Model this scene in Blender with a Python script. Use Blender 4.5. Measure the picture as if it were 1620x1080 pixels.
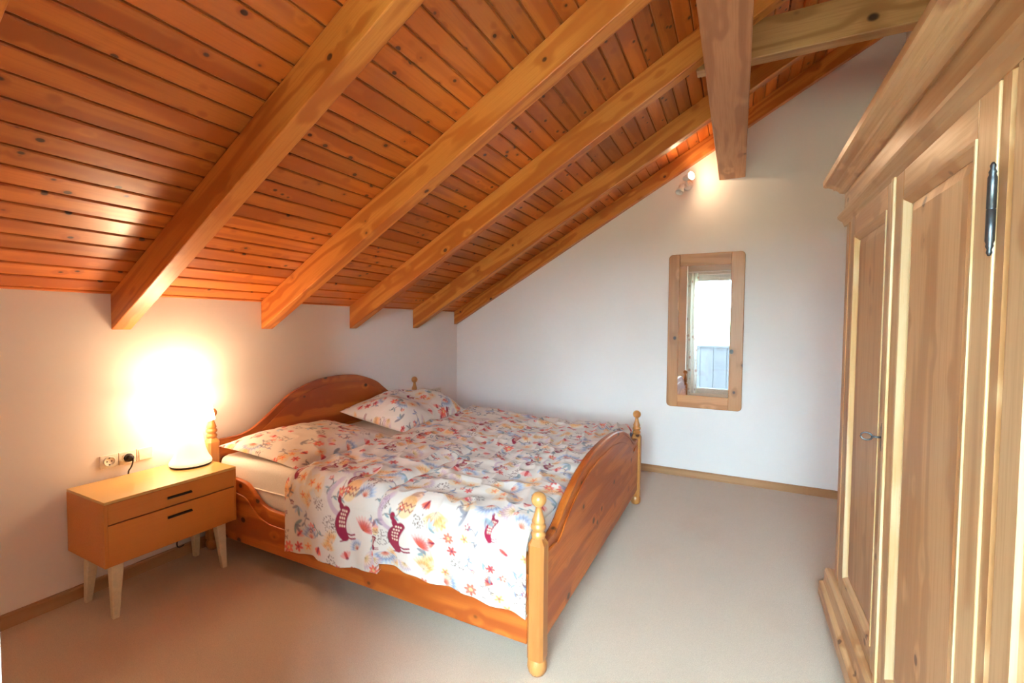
import bpy, bmesh, math, random
import numpy as np
from mathutils import Vector, Matrix

for o in list(bpy.data.objects):
    bpy.data.objects.remove(o, do_unlink=True)
SC = bpy.context.scene
COL = SC.collection
random.seed(7)

# ------------------------------------------------------------------ camera
W_PX, F_PX = 1620.0, 712.536
CAM = Vector((2.869, 0.0, 1.3605))
yaw, pitch, roll = math.radians(26.63), math.radians(-2.142), math.radians(0.468)
fw = Vector((-math.sin(yaw) * math.cos(pitch), math.cos(yaw) * math.cos(pitch), math.sin(pitch)))
r0 = Vector((math.cos(yaw), math.sin(yaw), 0))
u0 = r0.cross(fw)
rr = r0 * math.cos(roll) + u0 * math.sin(roll)
uu = -r0 * math.sin(roll) + u0 * math.cos(roll)
cd = bpy.data.cameras.new('camera')
cd.sensor_fit = 'HORIZONTAL'
cd.sensor_width = 36.0
cd.lens = F_PX / W_PX * 36.0
cd.clip_start = 0.02
cd.clip_end = 300
cam = bpy.data.objects.new('camera', cd)
COL.objects.link(cam)
cam.matrix_world = Matrix(((rr.x, uu.x, -fw.x, CAM.x), (rr.y, uu.y, -fw.y, CAM.y), (rr.z, uu.z, -fw.z, CAM.z), (0, 0, 0, 1)))
SC.camera = cam

# ------------------------------------------------------------------ sky, lights, exposure
SKY_STRENGTH = 70.0
SKY_COLOR = (0.62, 0.84, 1.0)
LAMP_STRENGTH = 24.0          # glowing shade of the bedside lamp
LAMP_COLOR = (1.0, 0.68, 0.41)
LAMP_BULB_WATTS = 3.2          # its bulb, shining up through the open top
SPOT_WATTS = 6.5              # bulb of the wall spotlight
SPOT_COLOR = (1.0, 0.70, 0.42)
world = bpy.data.worlds.new('sky')
SC.world = world
world.use_nodes = True
bg = world.node_tree.nodes['Background']
bg.inputs[0].default_value = (*SKY_COLOR, 1)
bg.inputs[1].default_value = SKY_STRENGTH
vs = SC.view_settings
vs.view_transform = 'Standard'
vs.look = 'None'
vs.gamma = 1.0
vs.exposure = 0.0
vs.use_curve_mapping = False
SC.cycles.diffuse_bounces = 8
SC.cycles.max_bounces = 12

# room measures (metres): x from the low wall into the room, y into the depth, z up
D = 4.316                     # far gable wall
NEAR = -0.9                   # wall with the balcony door, behind the camera
XR = 3.92                     # wall behind the wardrobe
SL = 0.572                    # roof pitch
HC = 1.499                    # underside of the boards at the low wall
TH = math.atan(SL)
DOOR = (2.00, 3.60, 0.05, 2.36)

pl = bpy.data.lights.new('daylight_portal', 'AREA')
pl.shape = 'RECTANGLE'
pl.size = DOOR[1] - DOOR[0]
pl.size_y = DOOR[3] - DOOR[2]
pl.cycles.is_portal = True
po = bpy.data.objects.new('daylight_portal', pl)
COL.objects.link(po)
po.location = ((DOOR[0] + DOOR[1]) / 2, NEAR - 0.21, (DOOR[2] + DOOR[3]) / 2)
po.rotation_euler = (math.radians(90), 0, math.radians(180))   # faces +y, into the room


# ------------------------------------------------------------------ node helper
class NT:
    def __init__(s, name):
        s.m = bpy.data.materials.new(name)
        s.m.use_nodes = True
        s.t = s.m.node_tree
        s.b = s.t.nodes['Principled BSDF']

    def n(s, typ, props=None, **ins):
        nd = s.t.nodes.new(typ)
        for k, v in (props or {}).items():
            setattr(nd, k, v)
        for k, v in ins.items():
            key = int(k[1:]) if k[0] == 'i' and k[1:].isdigit() else k.replace('_', ' ')
            s.set(nd.inputs[key], v)
        return nd

    def set(s, sock, v):
        if isinstance(v, bpy.types.NodeSocket):
            s.t.links.new(v, sock)
        elif isinstance(v, (tuple, list)) and sock.type == 'RGBA' and len(v) == 3:
            sock.default_value = (*v, 1)
        else:
            sock.default_value = v

    def math(s, op, a, b=0.0, clamp=False):
        return s.n('ShaderNodeMath', dict(operation=op, use_clamp=clamp), i0=a, i1=b).outputs[0]

    def vmul(s, a, b):
        return s.n('ShaderNodeVectorMath', dict(operation='MULTIPLY'), i0=a, i1=b).outputs[0]

    def vadd(s, a, b):
        return s.n('ShaderNodeVectorMath', dict(operation='ADD'), i0=a, i1=b).outputs[0]

    def rng(s, v, a, b, c, d, smooth=True):
        return s.n('ShaderNodeMapRange', dict(interpolation_type='SMOOTHSTEP' if smooth else 'LINEAR'),
                   i0=v, i1=a, i2=b, i3=c, i4=d).outputs[0]

    def mix(s, f, a, b, mode='MIX'):
        nd = s.t.nodes.new('ShaderNodeMix')
        nd.data_type = 'RGBA'
        nd.blend_type = mode
        s.set(nd.inputs[0], f)
        s.set(nd.inputs[6], a)
        s.set(nd.inputs[7], b)
        return nd.outputs[2]

    def noise(s, v, scale, detail=2.0, rough=0.5):
        return s.n('ShaderNodeTexNoise', None, Vector=v, Scale=scale, Detail=detail, Roughness=rough).outputs[0]

    def bump(s, h, strength, dist=0.01):
        return s.n('ShaderNodeBump', None, Height=h, Strength=strength, Distance=dist).outputs[0]

    def out(s, color=None, rough=0.5, spec=0.4, normal=None, metal=0.0, coat=0.0, sheen=0.0):
        b = s.b
        if color is not None:
            s.set(b.inputs['Base Color'], color)
        s.set(b.inputs['Roughness'], rough)
        b.inputs['Specular IOR Level'].default_value = spec
        b.inputs['Metallic'].default_value = metal
        b.inputs['Coat Weight'].default_value = coat
        b.inputs['Coat Roughness'].default_value = 0.32
        b.inputs['Sheen Weight'].default_value = sheen
        if normal is not None:
            s.set(b.inputs['Normal'], normal)
        return s.m


def srgb(r, g, b):
    f = lambda c: (c / 255 / 12.92) if c / 255 <= 0.04045 else ((c / 255 + 0.055) / 1.055) ** 2.4
    return (f(r), f(g), f(b))


def wood(name, light, mid, dark, axis='X', knot_cell=0.11, knot_r=0.13, ring=26.0, ringw=6.0, rough=0.42,
         vary=0.25, coat=0.0, knots=1.0, ringmix=1.0):
    t = NT(name)
    tc = t.n('ShaderNodeTexCoord').outputs['Object']
    rnd = t.n('ShaderNodeObjectInfo').outputs['Random']
    off = t.n('ShaderNodeCombineXYZ', None, X=t.math('MULTIPLY', rnd, 37.1), Y=t.math('MULTIPLY', rnd, 91.7),
              Z=t.math('MULTIPLY', rnd, 53.3)).outputs[0]
    p = t.vadd(tc, off)
    i = 'XYZ'.index(axis)

    def sc(l, w):
        v = [w, w, w]
        v[i] = l
        return tuple(v)
    kc = 1.0 / knot_cell
    vor = t.n('ShaderNodeTexVoronoi', dict(feature='F1'), Vector=t.vmul(p, sc(kc * 0.8, kc)), Scale=1.0, Randomness=1.0)
    d = vor.outputs['Distance']
    infl = t.rng(d, 0.05, 0.42, 1.0, 0.0)
    n1 = t.noise(t.vmul(p, sc(0.55, ringw)), 1.0, 2.0, 0.45)
    phase = t.math('ADD', t.math('MULTIPLY', n1, ring), t.math('MULTIPLY', infl, 2.4))
    sn = t.math('SINE', phase)
    rg = t.rng(sn, -0.5, 1.0, 0.0, 1.0)
    n2 = t.noise(t.vmul(p, sc(4.0, 130.0)), 1.0, 3.0, 0.6)
    n3 = t.noise(t.vmul(p, sc(0.9, 3.0)), 1.0, 1.0, 0.5)
    c = t.mix(t.math('MULTIPLY', rg, ringmix), light, mid)
    c = t.mix(t.rng(n2, 0.42, 0.72, 0.0, 0.38), c, mid)
    c = t.mix(t.rng(n3, 0.35, 0.7, 0.0, 0.4), c, mid)
    km = t.rng(d, knot_r * 0.62, knot_r, knots, 0.0)
    halo = t.rng(d, knot_r, knot_r * 1.9, 0.55 * knots, 0.0)
    c = t.mix(halo, c, mid)
    c = t.mix(km, c, dark)
    val = t.rng(rnd, 0.0, 1.0, 1.0 - vary, 1.0 + vary * 0.6, False)
    hsv = t.n('ShaderNodeHueSaturation', None, Value=val, Color=c, Hue=0.5, Saturation=1.0)
    hgt = t.math('ADD', t.math('MULTIPLY', rg, 0.4), t.math('MULTIPLY', n2, 0.6))
    return t.out(hsv.outputs[0], rough=t.rng(n2, 0.3, 0.8, rough * 0.85, rough * 1.15), spec=0.4,
                 normal=t.bump(hgt, 0.10, 0.002), coat=coat)


def plain(name, color, rough=0.5, spec=0.4, metal=0.0, bump=0.0, bscale=60.0, coat=0.0, var=0.06):
    t = NT(name)
    tc = t.n('ShaderNodeTexCoord').outputs['Object']
    n = t.noise(tc, bscale, 4.0, 0.6)
    c = t.mix(t.rng(n, 0.3, 0.7, 0.0, 1.0), tuple(x * (1 - var) for x in color), tuple(min(1, x * (1 + var)) for x in color))
    nrm = t.bump(n, bump, 0.004) if bump else None
    return t.out(c, rough, spec, nrm, metal, coat)


def emit(name, color, strength):
    t = NT(name)
    t.out((0.9, 0.9, 0.88), 0.4)
    tc = t.n('ShaderNodeTexCoord').outputs['Object']
    n = t.noise(tc, 9.0, 2.0)
    t.set(t.b.inputs['Emission Color'], t.mix(t.rng(n, 0.3, 0.7, 0, 1), color, tuple(min(1, c * 1.04) for c in color)))
    t.b.inputs['Emission Strength'].default_value = strength
    return t.m


M = {}
# plaster walls
t = NT('wall_plaster')
tc = t.n('ShaderNodeTexCoord').outputs['Object']
n = t.noise(tc, 140.0, 5.0, 0.65)
nb_ = t.noise(tc, 1.2, 2.0, 0.5)
M['wall'] = t.out(t.mix(t.rng(nb_, 0.3, 0.7, 0, 1), (0.85, 0.785, 0.735), (0.88, 0.815, 0.765)), 0.92, 0.15, t.bump(n, 0.12, 0.003))
# carpet
t = NT('carpet')
tc = t.n('ShaderNodeTexCoord').outputs['Object']
n = t.noise(tc, 330.0, 4.0, 0.7)
nb_ = t.noise(tc, 2.1, 3.0, 0.55)
c = t.mix(t.rng(n, 0.3, 0.7, 0, 1), (0.60, 0.46, 0.335), (0.76, 0.605, 0.455))
c = t.mix(t.rng(nb_, 0.52, 0.75, 0, 0.35), c, (0.58, 0.43, 0.30))
M['carpet'] = t.out(c, 0.97, 0.08, t.bump(n, 0.5, 0.006), sheen=0.25)

M['plank'] = wood('ceiling_pine', (0.62, 0.180, 0.028), (0.46, 0.105, 0.013), (0.085, 0.022, 0.008), 'Y', 0.080, 0.15, 24, 7, 0.34, 0.28, 0.4)
M['groove'] = plain('ceiling_backing', (0.32, 0.10, 0.022), 0.7)
M['rafter'] = wood('rafter_spruce', (0.64, 0.232, 0.044), (0.45, 0.118, 0.017), (0.11, 0.03, 0.01), 'X', 0.14, 0.11, 40, 6, 0.42, 0.12, 0.08)
M['purlin'] = wood('purlin_spruce', (0.60, 0.275, 0.125), (0.40, 0.155, 0.06), (0.13, 0.05, 0.02), 'Y', 0.24, 0.07, 34, 6, 0.5, 0.1)
M['collar'] = wood('collar_spruce', (0.48, 0.235, 0.085), (0.32, 0.135, 0.042), (0.05, 0.02, 0.01), 'X', 0.30, 0.10, 30, 6, 0.5, 0.1)
BL, BM, BD = (0.60, 0.168, 0.026), (0.37, 0.072, 0.009), (0.055, 0.014, 0.006)
M['bed_y'] = wood('bed_pine_across', BL, BM, BD, 'Y', 0.118, 0.155, 24, 6, 0.34, 0.12, 0.25)
M['bed_x'] = wood('bed_pine_along', BL, BM, BD, 'X', 0.118, 0.155, 24, 6, 0.34, 0.12, 0.25)
M['bed_z'] = wood('bed_pine_post', (0.60, 0.275, 0.080), (0.45, 0.165, 0.040), (0.08, 0.02, 0.01), 'Z', 0.19, 0.10, 22, 8, 0.32, 0.1, 0.3)
WL, WM, WD = (0.65, 0.395, 0.19), (0.44, 0.215, 0.083), (0.13, 0.045, 0.015)
M['ward_z'] = wood('wardrobe_pine_upright', WL, WM, WD, 'Z', 0.135, 0.10, 24, 7, 0.34, 0.2, 0.25)
M['ward_y'] = wood('wardrobe_pine_across', WL, WM, WD, 'Y', 0.135, 0.10, 24, 7, 0.34, 0.2, 0.25)
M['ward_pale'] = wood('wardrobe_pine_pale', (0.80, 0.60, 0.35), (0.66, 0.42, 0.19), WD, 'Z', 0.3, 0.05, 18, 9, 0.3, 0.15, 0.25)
M['frame_z'] = wood('mirror_pine_upright', (0.58, 0.265, 0.095), (0.40, 0.155, 0.048), (0.05, 0.025, 0.015), 'Z', 0.15, 0.13, 22, 8, 0.4, 0.12)
M['frame_x'] = wood('mirror_pine_across', (0.58, 0.265, 0.095), (0.40, 0.155, 0.048), (0.05, 0.025, 0.015), 'X', 0.20, 0.10, 22, 8, 0.4, 0.12)
M['veneer_y'] = wood('nightstand_veneer', (0.63, 0.215, 0.036), (0.56, 0.175, 0.027), (0.5, 0.2, 0.05), 'Y', 0.3, 0.05, 8, 4, 0.4, 0.05, 0.0, 0.0, 0.5)
M['veneer_top'] = wood('nightstand_top_veneer', (0.70, 0.43, 0.13), (0.64, 0.37, 0.10), (0.6, 0.3, 0.08), 'Y', 0.3, 0.05, 8, 4, 0.2, 0.05, 0.6, 0.0, 0.5)
M['leg'] = plain('cream_paint', (0.72, 0.62, 0.42), 0.45)
M['skirt'] = wood('baseboard_wood', (0.46, 0.25, 0.12), (0.38, 0.19, 0.08), (0.2, 0.1, 0.04), 'Y', 0.4, 0.04, 14, 9, 0.45, 0.05, 0.0, 0.3)
M['skirt_x'] = wood('baseboard_wood_far', (0.46, 0.25, 0.12), (0.38, 0.19, 0.08), (0.2, 0.1, 0.04), 'X', 0.4, 0.04, 14, 9, 0.45, 0.05, 0.0, 0.3)
M['dark'] = plain('dark_plastic', (0.018, 0.012, 0.010), 0.45)
M['gap'] = plain('dark_reveal', (0.05, 0.015, 0.008), 0.6)
M['iron'] = plain('blued_iron', (0.10, 0.105, 0.11), 0.36, 0.5, 0.85, 0.1, 90)
M['socket'] = plain('socket_plastic', (0.80, 0.74, 0.64), 0.35)
M['white'] = plain('white_paint', (0.82, 0.82, 0.81), 0.4)
M['ceramic'] = plain('white_ceramic', (0.86, 0.85, 0.83), 0.22, 0.5, coat=0.3)
M['sheet'] = plain('white_sheet', (0.80, 0.755, 0.68), 0.9, 0.1, bump=0.15, bscale=260)
M['grey_board'] = wood('grey_balcony_board', (0.040, 0.038, 0.044), (0.034, 0.032, 0.037), (0.03, 0.03, 0.03), 'Z', 0.3, 0.05, 14, 8, 0.7, 0.1, 0, 0.4)
M['glow'] = emit('lamp_glass_glow', LAMP_COLOR, LAMP_STRENGTH)
M['opal'] = emit('lamp_opal_glass', (1.0, 0.80, 0.58), 0.7)
M['bulb'] = emit('spot_bulb_glow', SPOT_COLOR, 12.0)
t = NT('mirror_silver')
M['mirror'] = t.out((0.93, 0.95, 0.94), 0.015, 0.5, metal=1.0)
# thin window glass
t = NT('window_glass')
tr = t.n('ShaderNodeBsdfTransparent', None, Color=(0.95, 0.97, 0.96, 1))
gl = t.n('ShaderNodeBsdfGlossy', None, Roughness=0.02)
fr = t.n('ShaderNodeFresnel', None, IOR=1.45)
mx = t.n('ShaderNodeMixShader', None, i0=fr.outputs[0], i1=tr.outputs[0], i2=gl.outputs[0])
t.t.links.new(mx.outputs[0], t.t.nodes['Material Output'].inputs['Surface'])
M['glass'] = t.m
# floral print carried by the cloth itself
t = NT('printed_cotton')
at = t.n('ShaderNodeAttribute', dict(attribute_name='print'))
tc = t.n('ShaderNodeTexCoord').outputs['Object']
M['cotton'] = t.out(at.outputs['Color'], 0.88, 0.12, t.bump(t.noise(tc, 420.0, 2.0), 0.08, 0.002), sheen=0.15)
# curtain
t = NT('curtain_cloth')
tc = t.n('ShaderNodeTexCoord').outputs['Object']
v = t.n('ShaderNodeTexVoronoi', None, Vector=tc, Scale=8.0).outputs['Distance']
cc = t.mix(t.rng(v, 0.12, 0.32, 0.8, 0), (0.80, 0.74, 0.68), (0.50, 0.24, 0.18))
M['curtain'] = t.out(cc, 0.9, 0.1)
tl = t.n('ShaderNodeBsdfTranslucent', None, Color=cc)
mx = t.n('ShaderNodeMixShader', None, i0=0.5, i1=t.b.outputs[0], i2=tl.outputs[0])
t.t.links.new(mx.outputs[0], t.t.nodes['Material Output'].inputs['Surface'])
# hillside
t = NT('meadow')
tc = t.n('ShaderNodeTexCoord').outputs['Object']
M['hill'] = t.out(t.mix(t.rng(t.noise(tc, 0.5, 4.0), 0.35, 0.65, 0, 1), (0.46, 0.44, 0.30), (0.30, 0.32, 0.20)), 0.95, 0.1)


# ------------------------------------------------------------------ mesh helpers
class MB:
    def __init__(s):
        s.v, s.f, s.sm = [], [], []

    def add(s, vs, fs, smooth=False):
        k = len(s.v)
        s.v += [tuple(p) for p in vs]
        s.f += [tuple(i + k for i in f) for f in fs]
        s.sm += [smooth] * len(fs)
        return s

    def bm(s, b, smooth=False):
        b.verts.index_update()
        s.add([p.co[:] for p in b.verts], [[q.index for q in f.verts] for f in b.faces], smooth)
        b.free()
        return s

    def box(s, a, b, bev=0.0, seg=2):
        lo = [min(p, q) for p, q in zip(a, b)]
        hi = [max(p, q) for p, q in zip(a, b)]
        x0, y0, z0 = lo
        x1, y1, z1 = hi
        vs = [(x0, y0, z0), (x1, y0, z0), (x1, y1, z0), (x0, y1, z0), (x0, y0, z1), (x1, y0, z1), (x1, y1, z1), (x0, y1, z1)]
        return s.hexa(vs, bev, seg)

    def hexa(s, vs, bev=0.0, seg=2):
        fs = [(3, 2, 1, 0), (4, 5, 6, 7), (0, 1, 5, 4), (1, 2, 6, 5), (2, 3, 7, 6), (3, 0, 4, 7)]
        if not bev:
            return s.add(vs, fs)
        b = bmesh.new()
        pv = [b.verts.new(p) for p in vs]
        for f in fs:
            b.faces.new([pv[i] for i in f])
        bmesh.ops.bevel(b, geom=b.edges[:], offset=bev, segments=seg, profile=0.5, affect='EDGES', clamp_overlap=True)
        return s.bm(b)

    def prism(s, poly, fn, lo, hi, bev=0.0, seg=2, smooth=False):
        """poly: 2-D outline; fn(a, b, h) -> xyz; extruded from lo to hi."""
        n = len(poly)
        b = bmesh.new()
        v0 = [b.verts.new(fn(p[0], p[1], lo)) for p in poly]
        v1 = [b.verts.new(fn(p[0], p[1], hi)) for p in poly]
        caps = [b.faces.new(v0), b.faces.new(v1[::-1])]
        for i in range(n):
            j = (i + 1) % n
            b.faces.new((v0[j], v0[i], v1[i], v1[j]))
        bmesh.ops.recalc_face_normals(b, faces=b.faces[:])
        if bev:
            es = list({e for f in caps for e in f.edges})
            bmesh.ops.bevel(b, geom=es, offset=bev, segments=seg, profile=0.5, affect='EDGES', clamp_overlap=True)
        big = [f for f in b.faces if len(f.verts) > 4]
        if big:
            bmesh.ops.triangulate(b, faces=big)
        return s.bm(b, smooth)

    def lathe(s, prof, c=(0, 0, 0), n=20, mat=None, caps=True):
        """prof: list of (radius, height) about the z axis through c."""
        vs, fs = [], []
        for r, h in prof:
            for k in range(n):
                a = 2 * math.pi * k / n
                vs.append(Vector((r * math.cos(a), r * math.sin(a), h)))
        for i in range(len(prof) - 1):
            for k in range(n):
                j = (k + 1) % n
                fs.append((i * n + k, i * n + j, (i + 1) * n + j, (i + 1) * n + k))
        if caps:
            fs.append(tuple(range(n - 1, -1, -1)))
            fs.append(tuple((len(prof) - 1) * n + k for k in range(n)))
        if mat is not None:
            vs = [mat @ p for p in vs]
        vs = [p + Vector(c) for p in vs]
        return s.add(vs, fs, True)

    def tube(s, pts, r, n=8):
        pts = [Vector(p) for p in pts]
        vs, fs = [], []
        up = Vector((0.13, 0.31, 0.94))
        for i, p in enumerate(pts):
            d = (pts[min(i + 1, len(pts) - 1)] - pts[max(i - 1, 0)]).normalized()
            a = d.cross(up).normalized()
            b = d.cross(a)
            for k in range(n):
                w = 2 * math.pi * k / n
                vs.append(p + r * (math.cos(w) * a + math.sin(w) * b))
        for i in range(len(pts) - 1):
            for k in range(n):
                j = (k + 1) % n
                fs.append((i * n + k, i * n + j, (i + 1) * n + j, (i + 1) * n + k))
        fs.append(tuple(range(n)))
        fs.append(tuple((len(pts) - 1) * n + k for k in range(n - 1, -1, -1)))
        return s.add(vs, fs, True)

    def build(s, name, mat, parent=None):
        v = np.array(s.v, float)
        c = (v.min(0) + v.max(0)) / 2
        me = bpy.data.meshes.new(name)
        me.from_pydata((v - c).tolist(), [], s.f)
        me.polygons.foreach_set('use_smooth', s.sm)
        b = bmesh.new()
        b.from_mesh(me)
        bmesh.ops.recalc_face_normals(b, faces=b.faces[:])
        b.to_mesh(me)
        b.free()
        me.materials.append(M[mat] if isinstance(mat, str) else mat)
        return link(name, me, Vector(c), parent)


def wloc(o):
    p = Vector(o.location)
    while o.parent:
        o = o.parent
        p += Vector(o.location)
    return p


def link(name, me, world, parent=None):
    o = bpy.data.objects.new(name, me)
    COL.objects.link(o)
    if parent is not None:
        o.parent = parent
        o.location = Vector(world) - wloc(parent)
    else:
        o.location = world
    return o


def along_slope(o):
    """turn the object's own x axis up the roof pitch without moving it"""
    o.data.transform(Matrix.Rotation(TH, 4, 'Y'))
    o.rotation_euler = (0, -TH, 0)
    return o


def tag(o, label=None, cat=None, group=None, kind=None):
    for k, v in (('label', label), ('category', cat), ('group', group), ('kind', kind)):
        if v:
            o[k] = v
    return o


def thing(name, loc, label, cat, group=None):
    o = bpy.data.objects.new(name, None)
    o.empty_display_size = 0.05
    COL.objects.link(o)
    o.location = loc
    return tag(o, label, cat, group)


def smoothcurve(pts, n):
    """Catmull-Rom through 2-D points, n samples a span."""
    out = []
    P = [pts[0]] + list(pts) + [pts[-1]]
    for i in range(1, len(P) - 2):
        p0, p1, p2, p3 = [np.array(q, float) for q in P[i - 1:i + 3]]
        for k in range(n):
            u = k / n
            out.append(tuple(0.5 * (2 * p1 + (p2 - p0) * u + (2 * p0 - 5 * p1 + 4 * p2 - p3) * u * u + (3 * p1 - p0 - 3 * p2 + p3) * u ** 3)))
    out.append(tuple(pts[-1]))
    return out


# ------------------------------------------------------------------ the room
tag(MB().box((-0.2, NEAR - 0.2, -0.12), (XR + 0.2, D + 0.2, 0)).build('floor', 'carpet'), 'beige short pile carpet covering the bedroom floor', kind='structure')
tag(MB().box((-0.2, NEAR - 0.2, 0), (0, D + 0.2, HC + 0.03)).build('wall_left', 'wall'), 'low white plaster knee wall behind the bed', kind='structure')
gable = lambda x0, x1: [(x0, 0), (x1, 0), (x1, HC + SL * x1 + 0.02), (x0, HC + SL * x0 + 0.02)]
tag(MB().prism(gable(0, XR), lambda a, b, h: (a, h, b), D, D + 0.2).build('wall_far', 'wall'), 'white plaster gable wall with the mirror', kind='structure')
tag(MB().box((XR, NEAR - 0.2, 0), (XR + 0.2, D + 0.2, HC + SL * XR + 0.05)).build('wall_right', 'wall'), 'white wall behind the wardrobe', kind='structure')
nw = MB()
fy = lambda a, b, h: (a, h, b)
nw.prism(gable(0, DOOR[0]), fy, NEAR - 0.2, NEAR)
nw.prism(gable(DOOR[1], XR), fy, NEAR - 0.2, NEAR)
nw.prism([(DOOR[0], DOOR[3]), (DOOR[1], DOOR[3]), (DOOR[1], HC + SL * DOOR[1] + 0.02), (DOOR[0], HC + SL * DOOR[0] + 0.02)], fy, NEAR - 0.2, NEAR)
nw.box((DOOR[0], NEAR - 0.2, 0), (DOOR[1], NEAR, DOOR[2]))
tag(nw.build('wall_near', 'wall'), 'white wall around the balcony door', kind='structure')
tag(MB().prism(gable(0, 2.06), fy, 0.084, 0.2035).build('wall_alcove', 'wall'), 'white end of the partition wall at the left picture edge', kind='structure')

# board ceiling: a backing slab, each board a plank of its own
nrm = Vector((-math.sin(TH), 0, math.cos(TH)))
slope = Vector((math.cos(TH), 0, math.sin(TH)))
org = Vector((0, 0, HC))


def on_slope(s_, y, h):
    p = org + slope * s_ + nrm * h
    return (p.x, y, p.z)


LEN = XR / math.cos(TH)
bk = MB()
a_, b_ = -0.25, LEN + 0.25
bk.hexa([on_slope(a_, NEAR - 0.2, 0.011), on_slope(b_, NEAR - 0.2, 0.011), on_slope(b_, D + 0.2, 0.011), on_slope(a_, D + 0.2, 0.011),
         on_slope(a_, NEAR - 0.2, 0.12), on_slope(b_, NEAR - 0.2, 0.12), on_slope(b_, D + 0.2, 0.12), on_slope(a_, D + 0.2, 0.12)])
ceil = tag(bk.build('ceiling', 'groove'), 'sloping ceiling of orange knotty pine boards', kind='structure')
PITCH, GAP = 0.0935, 0.0085
hw = (PITCH - GAP) / 2
prof = [(-hw, 0.012), (-hw, 0.004), (-hw + 0.004, 0.0), (hw - 0.004, 0.0), (hw, 0.004), (hw, 0.012)]
pm = bpy.data.meshes.new('plank')
pv, pf = [], []
for y in (NEAR - D, 0.0):
    for a, h in prof:
        q = slope * a + nrm * h
        pv.append((q.x, y - (NEAR - D) / 2, q.z))
n6 = len(prof)
for i in range(n6):
    j = (i + 1) % n6
    pf.append((j, i, n6 + i, n6 + j))
pf += [tuple(range(n6)), tuple(range(2 * n6 - 1, n6 - 1, -1))]
pm.from_pydata(pv, [], pf)
pm.materials.append(M['plank'])
s0 = 0.018 + PITCH / 2
k = -1
while s0 + k * PITCH < LEN + 0.05:
    q = org + slope * (s0 + k * PITCH)
    link('plank', pm, (q.x, (NEAR + D) / 2, q.z), ceil)
    k += 1

# rafters
RB = 1.316
RAFT = [(0.345, 0.43, 'pine rafter clipped by the top left picture corner'),
        (1.141, 1.226, 'thick pine rafter nearest the bedside lamp, leftmost seen whole'),
        (1.953, 2.038, 'pine rafter whose foot meets the wall above the headboard, second seen whole'),
        (2.725, 2.803, 'pine rafter carrying the collar tie, third from the left seen whole'),
        (3.535, 3.613, 'pine rafter one bay in front of the gable wall')]
for y0, y1, lb in RAFT:
    m = MB()
    x1 = XR
    z = lambda x, h: h + SL * x
    m.hexa([(0, y0, z(0, RB)), (x1, y0, z(x1, RB)), (x1, y1, z(x1, RB)), (0, y1, z(0, RB)),
            (0, y0, z(0, HC)), (x1, y0, z(x1, HC)), (x1, y1, z(x1, HC)), (0, y1, z(0, HC))], 0.005, 2)
    tag(along_slope(m.build('rafter', 'rafter')), lb, 'rafter', 'rafters under the board ceiling')
m = MB()
m.hexa([(0, 4.256, 1.358), (XR, 4.256, 1.358 + SL * XR), (XR, D, 1.358 + SL * XR), (0, D, 1.358),
        (0, 4.256, HC), (XR, 4.256, HC + SL * XR), (XR, D, HC + SL * XR), (0, D, HC)], 0.004, 2)
tag(along_slope(m.build('rafter', 'rafter')), 'slim pine rafter lying flush along the white gable wall', 'rafter', 'rafters under the board ceiling')
tag(MB().box((2.692, NEAR, 2.618), (2.894, D, 2.855), 0.006).build('purlin', 'purlin'),
    'broad pine purlin overhead running to the white gable wall', 'beam')
tag(MB().hexa([(2.62, 2.803, 2.806), (XR, 2.803, 2.806), (XR, 2.883, 2.806), (2.62, 2.883, 2.806),
               (2.67, 2.803, 3.01), (XR, 2.803, 3.01), (XR, 2.883, 3.01), (2.67, 2.883, 3.01)], 0.006).build('collar_tie', 'collar'),
    'weathered horizontal collar tie crossing right behind the purlin', 'beam')

# baseboards
bb = lambda a, b: [(0, 0), (0.016, 0), (0.016, 0.052), (0.012, 0.058), (0.012, 0.064), (0, 0.064)]
m = MB().prism(bb(0, 0), lambda a, b, h: (a, h, b), 0.205, D)
tag(m.build('baseboard_left', 'skirt'), 'brown wooden baseboard along the low wall', kind='structure')
m = MB().prism(bb(0, 0), lambda a, b, h: (h, D - a, b), 0.016, XR)
tag(m.build('baseboard_far', 'skirt_x'), 'brown wooden baseboard along the gable wall', kind='structure')

# balcony door behind the camera (seen in the mirror)
x0, x1, z0, z1 = DOOR
xm = (x0 + x1) / 2
dr = MB()
yy0, yy1 = NEAR - 0.16, NEAR - 0.08
dr.box((x0, yy0, z0), (x0 + 0.05, yy1, z1)).box((x1 - 0.05, yy0, z0), (x1, yy1, z1))
dr.box((x0 + 0.05, yy0, z1 - 0.06), (x1 - 0.05, yy1, z1)).box((x0 + 0.05, yy0, z0), (x1 - 0.05, yy1, z0 + 0.03))
door = tag(dr.build('door_1', 'white'), 'white framed glazed balcony door reflected in the mirror', kind='structure')
for a, b in ((x0 + 0.052, xm - 0.002), (xm + 0.002, x1 - 0.052)):
    lf = MB()
    ya, yb = NEAR - 0.14, NEAR - 0.09
    za, zb = z0 + 0.032, z1 - 0.062
    fwid = 0.06
    lf.box((a, ya, za), (a + fwid, yb, zb)).box((b - fwid, ya, za), (b, yb, zb))
    lf.box((a + fwid, ya, zb - fwid), (b - fwid, yb, zb)).box((a + fwid, ya, za), (b - fwid, yb, za + fwid))
    leaf = lf.build('door_leaf', 'white', door)
    MB().box((a + fwid, NEAR - 0.118, za + fwid), (b - fwid, NEAR - 0.114, zb - fwid)).build('pane', 'glass', leaf)

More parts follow.
